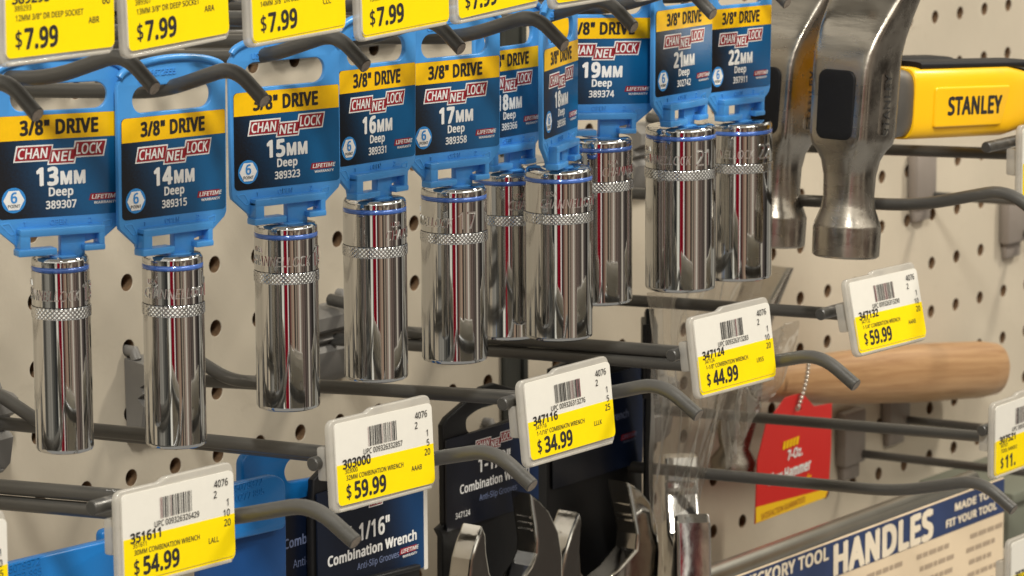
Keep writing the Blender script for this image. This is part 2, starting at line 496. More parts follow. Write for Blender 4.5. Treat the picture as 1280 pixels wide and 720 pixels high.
def rounded(pts, r, n=5, closed=True):
    """round the corners of a 2D or 3D polyline"""
    P = [Vector(p) for p in pts]; out = []
    N_ = len(P)
    for i in range(N_):
        if not closed and i in (0, N_ - 1): out.append(P[i]); continue
        a, b_, c = P[i - 1], P[i], P[(i + 1) % N_]
        rr = r[i] if isinstance(r, (list, tuple)) else r
        d1, d2 = (a - b_), (c - b_)
        k = min(rr, d1.length * .48, d2.length * .48)
        p, q = b_ + d1.normalized() * k, b_ + d2.normalized() * k
        for j in range(n + 1):
            s = j / n
            out.append(p * (1 - s) ** 2 + b_ * 2 * s * (1 - s) + q * s * s)
    return out


if FONT:
    _me, _ = glyphs('H'); CAPH = max(v.co.y for v in _me.vertices)


def logo(mb, x, z, w, y, lift, mat_red='red', mat_white='white', mat_text='white', mx=None):
    """the stepped red CHANNELLOCK wordmark, w wide, lower left corner near (x, z)"""
    k = w / 100.
    seg = [(0, 2.6, 41, 16.6), (37, -1.6, 68, 12.0), (64, 4.6, 100, 19)]
    for (a, b_, c, d) in seg:
        e = 1.5
        pts = [(a - e, b_ - e), (c - 3.5 + e, b_ - e), (c + e, d + e), (a + 3.5 - e, d + e)]
        mb.poly([(x + p * k, z + q * k) for p, q in pts], y, mat_white, mx)
    for (a, b_, c, d) in seg:
        pts = [(a + .2, b_), (c - 3.5, b_), (c - .2, d), (a + 3.5, d)]
        mb.poly([(x + p * k, z + q * k) for p, q in pts], y - lift, mat_red, mx)
    for s, (a, b_, c, d) in zip(('CHAN', 'NEL', 'LOCK'), seg):
        g, wd = glyphs(s, .022, .17, 0)
        h = (d - b_) * .72 * k
        tw = (c - a) * .80 * k
        sx = tw / (wd * h / CAPH)
        mb.text(s, x + (a + (c - a) * .085) * k, z + (b_ + (d - b_) * .15) * k, h, mat_text, y - 2 * lift, .022, sx, .17, mx=mx)


def lifetime(mb, x, z, w, y, lift, white='white', red='red', mx=None):
    k = w / 10.
    mb.poly([(x, z + 1.4 * k), (x + 9.4 * k, z + 1.4 * k), (x + 10 * k, z + 3.6 * k), (x + .6 * k, z + 3.6 * k)], y, red, mx)
    mb.text('LIFETIME', x + .9 * k, z + 1.85 * k, 1.35 * k, white, y - lift, .02, 8.2 / 6.9, .2, mx=mx)
    mb.text('WARRANTY', x + 1.7 * k, z + .1 * k, .85 * k, white, y - lift, .02, 1.28, mx=mx)


# ------------------------------------------------------------------ the pegboard
def pegboard():
    mb = MB()
    i0, i1, j0, j1 = -14, 36, -9, 15
    seg = 24; r = .0033
    vid = {}
    V, Fp, Fh = [], [], []

    def vert(p):
        key = (round(p[0], 6), round(p[1], 6), round(p[2], 6))
        if key not in vid: vid[key] = len(V); V.append(p)
        return vid[key]
    h = PEG / 2
    sq = []
    for k in range(seg):
        a = 2 * math.pi * k / seg
        c, s = math.cos(a), math.sin(a)
        mmax = max(abs(c), abs(s))
        sq.append((c / mmax * h, s / mmax * h))
    for i in range(i0, i1):
        for j in range(j0, j1):
            cx, cz = i * PEG, -j * PEG
            o = [vert((cx + p[0], 0, cz + p[1])) for p in sq]
            n1 = [vert((cx + (r + .00015) * math.cos(2 * math.pi * k / seg), 0, cz + (r + .00015) * math.sin(2 * math.pi * k / seg))) for k in range(seg)]
            n2 = [vert((cx + r * math.cos(2 * math.pi * k / seg), .00025, cz + r * math.sin(2 * math.pi * k / seg))) for k in range(seg)]
            n3 = [vert((cx + r * math.cos(2 * math.pi * k / seg), .006, cz + r * math.sin(2 * math.pi * k / seg))) for k in range(seg)]
            for k in range(seg):
                k2 = (k + 1) % seg
                Fp.append([o[k], o[k2], n1[k2], n1[k]]); Fp.append([n1[k], n1[k2], n2[k2], n2[k]])
                Fh.append([n2[k], n2[k2], n3[k2], n3[k]])
    mb.add(V, Fp, 'board'); mb.f += Fh; s = mb.slot('hole'); mb.mi += [s] * len(Fh); mb.sm += [True] * len(Fh)
    x0, x1, z0, z1 = (i0 - .5) * PEG, (i1 - .5) * PEG, -(j1 - .5) * PEG, -(j0 - .5) * PEG
    mb.add([(x0, .0062, z0), (x1, .0062, z0), (x1, .0062, z1), (x0, .0062, z1)], [[0, 1, 2, 3]], 'back')
    o = mb.build('pegboard_wall', angle=30)
    tag(o, 'cream painted pegboard panel full of round peg holes', 'pegboard', kind='structure')


pegboard()

# the open joint between two boards, below the middle of the row
sj = MB()
sj.box((10.36 * PEG, -.0016, -.20), (10.47 * PEG, -.0002, .30), 'slot', .0003)
sj.box((10.47 * PEG, -.0008, -.20), (10.93 * PEG, -.0002, .30), 'slot')
sj.box((10.93 * PEG, -.0020, -.20), (11.06 * PEG, -.0002, .30), 'slot', .0003)
tag(sj.build('slotted_upright'), 'narrow dark steel upright strip running down the pegboard behind the row of tags', 'upright')

# ------------------------------------------------------------------ display hooks
RW = .0025


def smooth_path(pts, r):
    return rounded(pts, r, 6, closed=False)


def hook_meshes():
    ms = {}
    # local origin: the board surface at the hook, z = 0 where the product wire leaves
    mb = MB()
    lz = .0050
    # label wire: leaves the bracket high, dips to ride on the product wire, cranks up and turns left behind the tag
    mb.tube(smooth_path([(0, -.006, .0165), (0, -.018, .0155), (0, -.040, .0068), (0, -.10, .0099), (0, -.196, .0143), (0, -.2095, .0190), (0, -.2110, .0245)], .008), RW, 'wire', cap='wirecut')
    ms['label_wire'] = mb
    mb = MB()
    mb.tube([(-.0564, -.2112, .0247), (.0010, -.2112, .0247)], .0023, 'wire')
    ms['crossbar'] = mb
    mb = MB()
    mb.tube(smooth_path([(0, -.006, 0), (0, -.10, .0047), (0, -.206, .0097), (0, -.2460, .0195), (0, -.2620, .0095)], .014), RW, 'wire', cap='wirecut')
    ms['product_wire'] = mb
    mb = MB()
    w = .0155
    prof = [(-.0005, .014), (-.010, .0125), (-.0125, .011), (-.0125, .006), (-.008, .0035), (-.0095, .001), (-.0065, -.001), (-.0095, -.004), (-.0075, -.014), (-.0035, -.018), (-.0005, -.018)]
    n_ = len(prof)
    vs = [(x, y, z) for x in (-w, w) for y, z in prof]
    fs = [[i, (i + 1) % n_, n_ + (i + 1) % n_, n_ + i] for i in range(n_)] + [list(range(n_)), list(range(2 * n_ - 1, n_ - 1, -1))]
    mb.add(vs, fs, 'bracket')
    for sx in (-1, 1):
        for z in (.0165, -.014):
            mb.tube([(sx * PEG / 2, .003, z), (sx * PEG / 2, -.003, z), (sx * PEG / 2, -.004, z - .003)], .0024, 'bracket', n=10)
    ms['bracket'] = mb
    return {k: v.build(k, angle=40) for k, v in ms.items()}


proto = hook_meshes()
HM = {k: o.data for k, o in proto.items()}
for o in list(proto.values()): bpy.data.objects.remove(o)


def hook(i, z, label, group, label_wire=True, length=1., name='display_hook', yaw=0, drop=0):
    o = thing(name, (i * PEG, 0, z), label, 'hook', group, (math.radians(drop), 0, math.radians(yaw)))
    for k, me in HM.items():
        if not label_wire and k in ('label_wire', 'crossbar'): continue
        p = link(k, me, o)
        if k != 'bracket': p.scale = (1, length, 1)
    return o


LOWZ = -.0420
for i, txt in ((-10.5, 'lower row wire hook at the left edge with only its tag corner showing'),
               (-6.5, 'lower row wire hook whose bent tip pokes out right of the $54.99 tag'),
               (-2.5, 'lower row wire hook whose bent tip pokes out right of the 32MM tag'),
               (1.5, 'lower row wire hook whose bent tip pokes out right of the $34.99 tag'),
               (5.5, 'lower row wire hook whose bent tip pokes out right of the $44.99 tag'),
               (9.5, 'lower row wire hook that ends behind the $59.99 tag numbered 347132')):
    o = hook(i, LOWZ + {5.5: .003, 9.5: .003, 1.5: -.001}.get(i, 0), txt, 'wire hooks of the lower row', drop={1.5: -.9, -6.5: -1.4}.get(i, 0))
    for c in o.children:
        if c.name.startswith('product_wire'): c.scale = (1, {-6.5: 1.012, -2.5: .965, 1.5: .955, 5.5: .972}.get(i, 1), 1)
    if i in (-2.5, 1.5):
        for c in o.children:
            if c.name.startswith('product_wire'):
                c.location = (.0046, 0, .0032); c.rotation_euler = (math.radians({-2.5: .2, 1.5: -.4}[i]), 0, 0)
    if i == 9.5:
        for c in list(o.children):
            if c.name.startswith('product_wire'): bpy.data.objects.remove(c)
TOPZ = .0955
for i, txt in ((-9, 'top row wire hook whose cut end rests before the 13MM card'),
               (-7, 'top row wire hook carrying the 13MM socket hanger'),
               (-5, 'top row wire hook carrying the 14MM socket hanger'),
               (-3, 'top row wire hook carrying the 15MM socket hanger'),
               (-1, 'top row wire hook carrying the 16MM socket hanger'),
               (1, 'top row wire hook carrying the 17MM socket hanger'),
               (3, 'top row wire hook carrying both 18MM socket hangers'),
               (5, 'top row wire hook carrying the 19MM socket hanger'),
               (7, 'top row wire hook carrying the 21MM socket hanger'),
               (9, 'top row wire hook carrying the 22MM socket hanger')):
    o = hook(i, TOPZ + {-7: .0028, -5: -.0062, -1: .001, 1: -.002, 3: -.0005}.get(i, .0), txt, 'wire hooks of the top row', label_wire=True, length={1: .785}.get(i, .762))
    for c in o.children:
        if c.name.split('.')[0] in ('label_wire', 'crossbar'):
            c.scale = (1, 1.0, 1); c.location.z = .0145 + TOPZ - o.location.z
            if c.name.split('.')[0] == 'crossbar': c.location.x = .02


# ------------------------------------------------------------------ price tags
def price_tag(i, y, ztop, label, group, sku, upc, desc, code, price, nums, dx=0., tilt=0., roll=0., W_=.0528, H_=.0312, blank=False, yaw=0, lift=0., big=1.):
    o = thing('price_tag', (i * PEG + dx, y + .0019, ztop - H_ / 2), label, 'price tag', group, (math.radians(tilt), math.radians(roll), math.radians(yaw)))
    x0 = -W_ / 2
    z0, z1 = -H_ / 2, H_ / 2
    mb = MB()
    mb.plate(rounded([(x0, z0), (x0 + W_, z0), (x0 + W_, z1), (x0 + .022, z1), (x0 + .0195, z1 - .0012), (x0, z1 - .0012)], .0034), [], -.0013, .0009, 'holder', .0006)
    # the thin clear lips that keep the paper in
    mb.plate(rounded([(x0 + .0025, z0 + .0004), (x0 + W_ - .003, z0 + .0004), (x0 + W_ - .003, z0 + .0014), (x0 + .0025, z0 + .0014)], .0004), [], -.0024, -.0011, 'holder', .0003)
    # clip round the crossbar at the back
    for cx in (x0 + .006, x0 + W_ - .009):
        mb.box((cx - .004, .0004, -.0055), (cx + .004, .0062, .0055), 'holder', .0008)
    mb.build('tag_holder', o, angle=40)
    mb = MB()
    w, h = W_ - .0026, H_ - .0047
    a, b_ = x0 + .0020, z0 + .0022
    cx = lambda f: a + f * w
    cz = lambda f: b_ + f * h
    Y = -.0017
    li = .00010
    mb.plate(rrect(a, b_, a + w, b_ + h, .0018), [], Y - .0001, Y + .0004, 'paper')
    yz = .495
    Y1 = Y - .0001 - li
    yl = rrect(a + .0001, b_ + .0001, a + w - .0001, b_ + h * yz, [.0018, .0018, .00001, .00001])
    mb.poly(yl, Y1, 'yellow')
    Y2 = Y1 - li
    if not blank:
        rnd = random.Random(sku)
        x = .33
        while x < .62:
            bw = rnd.choice((.004, .004, .007, .011)); 
            mb.poly([(cx(x), cz(.645)), (cx(x + bw), cz(.645)), (cx(x + bw), cz(.885)), (cx(x), cz(.885))], Y2, 'ink' if rnd.random() < .85 else 'inkred')
            x += bw + rnd.choice((.004, .006, .010))
        mb.text('UPC ' + upc, cx(.275), cz(.560) + lift, .0017 * big, 'ink', Y2, .012, .92)
        mb.text(sku, cx(.060), cz(.440) + lift, .0028 * big, 'ink', Y2, .035, 1.0)
        mb.text(sku, cx(.080), cz(.378) + lift, .0014 * big, 'ink', Y2, .006, .95)
        mb.text(desc, cx(.090), cz(.296) + lift, .0015 * big, 'ink', Y2, .010, .93 / big ** .5)
        mb.text('$', cx(.085), cz(.070) + lift, .0044 * big, 'ink', Y2, .012, .80)
        mb.text(price, cx(.165), cz(.060) + lift, .0051 * big, 'ink', Y2, .038, .84)
        mb.text(code, cx(.755), cz(.215) + lift, .0016 * big, 'ink', Y2, .010, .95)
        for s_, fx, fz in zip(nums, (.945, .84, .945, .955, .96), (.845, .725, .605, .485, .37)):
            if s_: mb.text(s_, cx(fx), cz(fz) + lift * .7, .0021 * big, 'ink', Y2, .012, .95, align='RIGHT')
    pl = mb.build('paper_label', o, auto=False)
    rj = random.Random(sku + 'j')
    pl.rotation_euler = (0, math.radians(rj.uniform(-.7, .7)), 0)
    pl.location = (rj.uniform(-.0003, .0003), 0, rj.uniform(-.0003, .0003))
    if rj.random() < .6:                                    # an older label left behind the new one
        mb = MB()
        mb.plate(rrect(a, b_ - .0009, a + w, b_ + h * .5, .0018), [], Y + .00005, Y + .0003, 'yellow')
        mb.build('old_label', o, auto=False)
    return o


G1 = 'price tags on the lower hooks'
DX = -.0032 - .0264
price_tag(-10.5, -.2195, -.0025, 'white and yellow price tag cut off by the left edge of the photo', G1, '303001', '', '', '', '', ('', '', '1', '0', '25'), dx=DX + .0040)
price_tag(-6.5, -.2208, -.0058, 'price tag reading 351611 and $54.99 on the lower left hook', G1, '351611', '009326326429', '30MM COMBINATION WRENCH', 'LALL', '54.99', ('4076', '2', '1', '10', '20'), dx=DX, tilt=-2, roll=1.5)
price_tag(-2.5, -.2190, -.0022, 'price tag reading 303000 and $59.99 for a 32MM wrench', G1, '303000', '009326332857', '32MM COMBINATION WRENCH', 'AAAB', '59.99', ('4076', '2', '1', '5', '20'), dx=DX, tilt=-4, roll=1.2)
price_tag(1.5, -.2195, -.0056, 'price tag reading 347116 and $34.99', G1, '347116', '009326313276', '1-1/16" COMBINATN WRENCH', 'LLLK', '34.99', ('4076', '2', '1', '5', '25'), dx=DX, tilt=-6, roll=.3)
price_tag(5.5, -.2210, .0010, 'price tag reading 347124 and $44.99', G1, '347124', '009326313283', '1-1/8" COMBINTION WRENCH', 'LRSS', '44.99', ('4076', '2', '1', '10', '20'), dx=DX, tilt=-8, roll=1.0)
price_tag(9.5, -.2250, .0006, 'price tag reading 347132 and $59.99 in front of the wooden handle', G1, '347132', '009326313290', '1-1/4" COMBINTION WRENCH', 'AAAB', '59.99', ('4076', '2', '1', '10', '20'), dx=DX, tilt=-12, roll=1.2)
G2 = 'price tags along the top edge'
for xl, zb, rl, sku, d, code, q, lb in ((-.2640, .1226, 0, '389293', '12MM 3/8" DR DEEP SOCKET', 'ABR', '60', 'yellow $7.99 price tag for 12MM in the top left corner'),
                               (-.2138, .1212, -2.6, '389307', '13MM 3/8" DR DEEP SOCKET', 'ARA', '40', 'yellow $7.99 price tag for 13MM with code ARA'),
                               (-.1585, .1192, -1.6, '389315', '14MM 3/8" DR DEEP SOCKET', 'CLC', '40', 'yellow $7.99 price tag for 14MM with code CLC'),
                               (-.1056, .1165, -2.2, '389323', '15MM 3/8" DR DEEP SOCKET', 'AAO', '40', 'yellow $7.99 price tag with code AAO above the 16MM card'),
                               (-.0565, .1180, -2.8, '389331', '16MM 3/8" DR DEEP SOCKET', 'AAO', '40', 'yellow $7.99 price tag cut by the top edge above the 17MM card'),
                               (-.0020, .1178, -1.0, '389358', '17MM 3/8" DR DEEP SOCKET', 'AAO', '40', 'yellow price tag sliver at the top edge above the 19MM card'),
                               (.0480, .1165, -1.5, '389366', '18MM 3/8" DR DEEP SOCKET', 'AAO', '40', 'yellow price tag sliver at the top edge above the 21MM card')):
    price_tag(0, -.2205, (zb + .0005) + .0385, lb, G2, sku, '009326389' + sku[-3:], d, code, '7.99', ('', '2', '1', '10', q), dx=xl + .0236, roll=rl, W_=.0472, H_=.0385, lift=.0004, big=1.08)


# ------------------------------------------------------------------ socket hangers and sockets
def hanger(x, y, z, yaw, roll, size, number, label, pitch=0., full=True):
    o = thing('socket_hanger', (x, y, z), label, 'socket hanger', 'blue socket hangers of the top row', (math.radians(pitch), math.radians(roll), math.radians(yaw)))
    k = MM
    if 'body' not in HG:
        mb = MB()
        out_ = [(0.2, 6.8), (-10.8, 6.8), (-10.8, 1.4), (-14.5, 1.6), (-15.2, 3.6), (-21.8, 9.2), (-22.2, 11)]
        out_ += [(-22.2, 55), (-20, 58.0)] + [(21.8 * math.sin(a), 57.2 + 6.2 * math.cos(a)) for a in np.linspace(-1.2, 1.2, 15)] + [(20, 58), (22.2, 55), (22.2, 11), (21.4, 9.4), (14.0, 3.6), (13.6, 1.8), (11.6, 1.8), (11.6, 4.0), (7.6, 3.2)]
        out_ = [(p[0] * k, p[1] * k) for p in out_]
        slot = rrect(-16.2 * k, 45.6 * k, 16.2 * k, 54.0 * k, 4.1 * k, 6)
        mb.plate([p for p in out_], [slot], -.9 * k, .9 * k, 'blue', .35 * k)
        # raised bead along the arched top
        arc = [(21.6 * math.sin(a), 56.9 + 5.6 * math.cos(a)) for a in np.linspace(-1.45, 1.45, 21)]
        mb.tube([(p[0] * k, -1.0 * k, p[1] * k) for p in arc], 1.15 * k, 'blue', n=10)
        # the lock below: a box frame standing forward, lips at the foot, the stem between them
        mb.box((-14.8 * k, -4.2 * k, 6.3 * k), (13.8 * k, .7 * k, 8.9 * k), 'blue', .5 * k)
        mb.box((-14.8 * k, -4.1 * k, 1.0 * k), (-11.2 * k, .7 * k, 8.0 * k), 'blue', .5 * k)
        mb.box((11.7 * k, -4.1 * k, 1.6 * k), (13.8 * k, .7 * k, 8.0 * k), 'blue', .5 * k)
        mb.box((-15.6 * k, -4.8 * k, .3 * k), (-2.6 * k, .2 * k, 2.6 * k), 'blue', .5 * k)
        mb.box((6.6 * k, -4.5 * k, .9 * k), (13.8 * k, .2 * k, 2.9 * k), 'blue', .5 * k)
        mb.box((-.2 * k, -1.6 * k, -1.0 * k), (8.0 * k, 1.2 * k, 8.0 * k), 'blue', .4 * k)
        mb.box((-4.6 * k, -4.6 * k, -6 * k), (4.6 * k, 4.6 * k, -.3 * k), 'blue', .5 * k)
        # raised lettering and arrows
        for s, px, pz, h in (('1', -12.4, 9.5, 1.6), ('OPEN', -3.6, 9.5, 1.6), ('2', 9.4, 9.5, 1.6), ('CUT', -20.0, 8.8, 1.5)):
            if s != 'CUT': mb.text(s, px * k, (pz + .0) * k, h * k, 'blue_text', -1.0 * k, .01, 1.0, ext=.10 * k)
        mb.text('USA', -13.5 * k, 55.2 * k, 1.8 * k, 'blue_text', -1.0 * k, .0, 1.0, ext=.12 * k)
        mb.text('6672555', -9.0 * k, 57.2 * k, 1.9 * k, 'blue_text', -1.0 * k, .0, 1.0, ext=.12 * k)
        mb.plate(rounded([(-20.5 * k, 10.6 * k), (-17 * k, 11 * k), (-14.8 * k, 7.2 * k), (-16.5 * k, 6.6 * k)], .8 * k), [rounded([(-19.6 * k, 10.2 * k), (-17.2 * k, 10.5 * k), (-15.4 * k, 7.4 * k), (-16.5 * k, 7.1 * k)], .6 * k)], -1.05 * k, -.8 * k, 'blue_text')
        mb.plate([(13.6 * k, 7.4 * k), (17.2 * k, 7.9 * k), (17.6 * k, 10.4 * k), (14.2 * k, 9.8 * k)], [[(14.1 * k, 7.8 * k), (16.8 * k, 8.2 * k), (17.1 * k, 9.9 * k), (14.6 * k, 9.4 * k)]], -1.05 * k, -.8 * k, 'blue_text')
        ob = mb.build('hanger_body', o, angle=38)
        HG['body'] = ob.data
    else:
        link('hanger_body', HG['body'], o)
    # printed card
    mb = MB()
    zb, zt = 12.0, 44.4
    Y = -1.05 * k
    li = .09 * k
    mb.plate(rrect(-21.0 * k, zb * k, 21.6 * k, zt * k, [1.6 * k, 1.2 * k, .8 * k, 1.6 * k]), [], Y, Y + .5 * k, 'card')
    zy = 36.6
    mb.poly([(p[0], p[1]) for p in rrect(-20.95 * k, zy * k, 21.55 * k, (zt - .05) * k, [.0001 * k, .0001 * k, .8 * k, 1.6 * k])], Y - li, 'gold')
    mb.text('3/8" DRIVE', -.2 * k, 38.3 * k, 4.3 * k, 'ink', Y - 2 * li, .045, .80, align='CENTER')
    logo(mb, -15.2 * k, 29.4 * k, 30.6 * k, Y - li, li)
    n_ = size[:2]
    g1, w1 = glyphs(n_, .05, 0, 0); g2, w2 = glyphs('MM', .05, 0, 0)
    h1, h2 = 5.3 * k, 3.9 * k
    s1 = .86
    tw = (w1 * h1 + w2 * h2) / CAPH * s1 + .6 * k
    xs = .2 * k - tw / 2
    mb.text(n_, xs, 22.2 * k, h1, 'white', Y - li, .05, s1)
    mb.text('MM', xs + w1 * h1 / CAPH * s1 + .6 * k, 22.2 * k, h2, 'white', Y - li, .05, s1)
    mb.text('Deep', .2 * k, 18.6 * k, 2.6 * k, 'white', Y - li, .035, .90, align='CENTER')
    mb.text(number, .2 * k, 14.6 * k, 2.4 * k, 'white', Y - li, .03, .86, align='CENTER')
    cx, cz = -15.6, 17.9
    mb.poly([((cx + 4.0 * math.cos(a)) * k, (cz + 4.0 * math.sin(a)) * k) for a in np.linspace(0, 2 * math.pi, 28, endpoint=False)], Y - li, 'ring')
    mb.poly([((cx + 3.5 * math.cos(a)) * k, (cz + 3.5 * math.sin(a)) * k) for a in np.linspace(0, 2 * math.pi, 6, endpoint=False)], Y - 2 * li, 'white')
    mb.text('6', cx * k, (cz - .75) * k, 3.2 * k, 'ring', Y - 3 * li, .03, .9, align='CENTER')
    mb.text('POINT', cx * k, (cz - 2.3) * k, .95 * k, 'ink', Y - 3 * li, .02, 1.0, align='CENTER')
    lifetime(mb, 9.6 * k, 15.2 * k, 9.4 * k, Y - li, li)
    mb.build('printed_card', o, auto=False)
    return o


HG = {}


def socket(x, y, z, d, size, label, turn, word='CHANNELLOCK'):
    o = thing('socket', (x, y, z), label, 'socket', 'chrome deep sockets of the top row', (0, 0, math.radians(turn)))
    R = d / 2
    k = MM
    mb = MB()
    prof = [(5.6 * k, -9 * k), (5.6 * k, -.7 * k), (6.4 * k, 0), (R - 1.9 * k, 0), (R - .9 * k, -.25 * k), (R - .35 * k, -.8 * k), (R - .1 * k, -1.5 * k), (R - .1 * k, -2.8 * k), (R - .1 * k, -3.05 * k), (R - .3 * k, -3.3 * k)]
    mb.lathe(prof, 'chrome', 72)
    mb.lathe([(R - .3 * k, -4.5 * k), (R - .02 * k, -4.75 * k), (R, -4.9 * k), (R, -5.2 * k), (R, -15.4 * k), (R, -15.7 * k), (R - .2 * k, -16.0 * k)], 'chrome', 72)
    # knurled ring, cut diamonds
    vs, fs = [], []
    nd = round(2 * math.pi * R / (1.5 * k)); n = nd * 8; rows = 20
    for j in range(rows + 1):
        z_ = -16.0 - 3.7 * j / rows
        for q in range(n):
            a = 2 * math.pi * q / n
            p1 = (a * nd / (2 * math.pi) + j / rows * 2.5) % 1; p2 = (a * nd / (2 * math.pi) - j / rows * 2.5) % 1
            g = min(abs(p1 - .5), abs(p2 - .5)) * 2
            rr = R + (.06 + .27 * min(1, g * 1.15)) * k * (0 if j in (0, rows) else 1)
            vs.append((rr * math.cos(a), rr * math.sin(a), z_ * k))
    for j in range(rows):
        for q in range(n):
            fs.append([j * n + q, (j + 1) * n + q, (j + 1) * n + (q + 1) % n, j * n + (q + 1) % n])
    mb.add(vs, fs, 'chrome', True)
    mb.lathe([(R, -19.7 * k), (R, -20.0 * k), (R, -61.4 * k), (R, -61.7 * k), (R - .1 * k, -62.1 * k), (R - .35 * k, -62.6 * k), (R - 1.1 * k, -63 * k), (R - 2.4 * k, -63 * k), (R - 2.8 * k, -62.4 * k), (R - 2.8 * k, -45 * k)], 'chrome', 72)
    # stamped lettering, wrapped round the wall
    def wrap(s, a0, z_, h, bold, sx, shear):
        me, w_ = glyphs(s, bold, shear, 0)
        q = h / CAPH
        vs = []
        for v in me.vertices:
            a = a0 + v.co.x * q * sx / R
            vs.append(((R + .26 * k) * math.cos(a), (R + .26 * k) * math.sin(a), z_ + v.co.y * q))
        mb.add(vs, [list(p.vertices) for p in me.polygons], 'chrome_stamp')
        # walls of the raised letters
        em = {}
        for p in me.polygons:
            for e in p.edge_keys: em[e] = em.get(e, 0) + 1
        ww, wf = [], []
        for (i_, j_), c_ in em.items():
            if c_ == 1:
                b0 = len(ww)
                for v_ in (i_, j_):
                    cc = me.vertices[v_].co
                    a = a0 + cc.x * q * sx / R
                    ww.append(((R + .26 * k) * math.cos(a), (R + .26 * k) * math.sin(a), z_ + cc.y * q))
                    ww.append(((R - .05 * k) * math.cos(a), (R - .05 * k) * math.sin(a), z_ + cc.y * q))
                wf.append([b0, b0 + 1, b0 + 3, b0 + 2])
        mb.add(ww, wf, 'chrome')
        return a0 + w_ * q * sx / R
    a = math.radians(-150)
    a = wrap(word, a, -13.6 * k, 3.3 * k, .0, .72, .2)
    wrap('USA', math.radians(-140), -9.2 * k, 1.7 * k, 0, .9, 0)
    wrap(size, a + .15, -14.2 * k, 6.0 * k, .0, .8, 0)
    mb.build('socket_body', o, angle=30)
    mb = MB()
    mb.lathe([(R - .35 * k, -3.1 * k), (R - .02 * k, -3.3 * k), (R - .02 * k, -4.45 * k), (R - .35 * k, -4.6 * k)], 'band', 72)
    mb.build('colour_band', o, angle=60)
    return o


SOCK = [  # x, y, z, diameter, yaw, roll, size, number
    (-163.7, -145.4, 50.1, 18.4, -25, .9, '13MM', '389307', -95),
    (-127.6, -160.5, 47.3, 19.8, -9, .8, '14MM', '389315', -52),
    (-68.1, -158.1, 49.4, 21.4, -15, .2, '15MM', '389323', -70),
    (-26.8, -163.1, 53.1, 21.9, 1, 1.2, '16MM', '389331', 30),
    (27.3, -155.8, 50.2, 23.6, -9, .6, '17MM', '389358', -110),
    (90.8, -132.0, 46.6, 25.0, 3, 1.0, '18MM', '389366', 10),
    (81.4, -162.6, 51.0, 25.0, 19, .5, '18MM', '389366', -25),
    (125.5, -149.4, 56.4, 25.6, -31, 2.2, '19MM', '389374', 12),
    (156.6, -165.8, 58.6, 27.0, 4, .8, '21MM', '302742', -80),
    (218.1, -151.1, 52.9, 28.4, -1, 1.6, '22MM', '397911', -64),
]
for n_, (x, y, z, d, yaw, roll, size, num, turn) in enumerate(SOCK):
    extra = ''
    if size == '18MM': extra = ' turned edge on' if yaw > 10 else ' half hidden'
    hanger(x * MM, y * MM, (z + .3) * MM, yaw, roll, size, num, 'blue plastic hanger with a printed card reading %s and %s%s' % (size, num, extra))
    lb = {'18MM': 'chrome deep 18MM socket ' + ('in front, under the edge on card' if yaw > 10 else 'behind, between the 17MM socket and the front one')}.get(size, 'chrome deep socket with blue band under the %s card' % size)
    socket(x * MM, y * MM, z * MM, d * MM, size[:2], lb, turn)

# ------------------------------------------------------------------ wrench holders of the lower row
def px_plate(mb, pts, y, thick, mat, bev=.0006, holes=(), r=0):
    P = [at(u, v, y) for u, v in pts]
    q = [(p.x, p.z) for p in P]
    if r: q = [tuple(p) for p in rounded(q, r)]
    hs = []
    for h in holes:
        hq = [(p.x, p.z) for p in (at(u, v, y) for u, v in h)]
        hs.append([tuple(p) for p in rounded(hq, .004)])
    mb.plate(q, hs, y, y + thick, mat, bev)


def local(o, mb):
    """shift a builder's world coordinates to the thing's origin"""
    L_ = o.location
    mb.v = [(p[0] - L_.x, p[1] - L_.y, p[2] - L_.z) for p in mb.v]
    return mb


def frame_at(u, v, y, roll=0, yaw=0):
    return Matrix.Translation(at(u, v, y)) @ Matrix.Rotation(math.radians(yaw), 4, 'Z') @ Matrix.Rotation(math.radians(roll), 4, 'Y')


# 1-1/8 holder (number 347124), black handle with a slot
y = -.090
o = thing('wrench_holder', at(617, 560, y), 'black wrench holder with slotted handle and card numbered 347124', 'wrench holder', 'wrench holders of the lower row')
mb = MB()
px_plate(mb, [(555, 572), (554, 532), (560, 522), (604, 484), (619, 479), (660, 490), (700, 480), (704, 540), (684, 556), (684, 800), (553, 840), (553, 672), (548, 662), (556, 655)], y, .003, 'black', .0008, holes=[[(584, 538), (583, 524), (598, 512), (640, 500), (664, 506), (664, 516), (600, 539), (590, 542)]])
px_plate(mb, [(556, 562), (700, 521), (700, 525), (556, 567)], y - .0012, .0014, 'black', .0004)
local(o, mb).build('holder_body', o, angle=40)
mb = MB()
F = frame_at(557.5, 665, y - .0008, 0)
mb.plate(rrect(0, 0, .0605, .0365, .0008), [], -.0004, .0002, 'wcard', mx=F)
li = .0001
logo(mb, .0185, .0285, .0250, -.0005, li, mx=F)
mb.text('1-1/8"', .0205, .0200, .0058, 'white', -.0005, .03, .9, mx=F)
mb.text('Combination Wrench', .0085, .0135, .0034, 'white', -.0005, .03, .92, mx=F)
mb.text('Anti-Slip Grooves', .0210, .0085, .0024, 'dimwhite', -.0005, .01, .9, mx=F)
mb.text('347124', .0055, .0040, .0023, 'white', -.0005, .015, .85, mx=F)
local(o, mb).build('printed_card', o, auto=False)

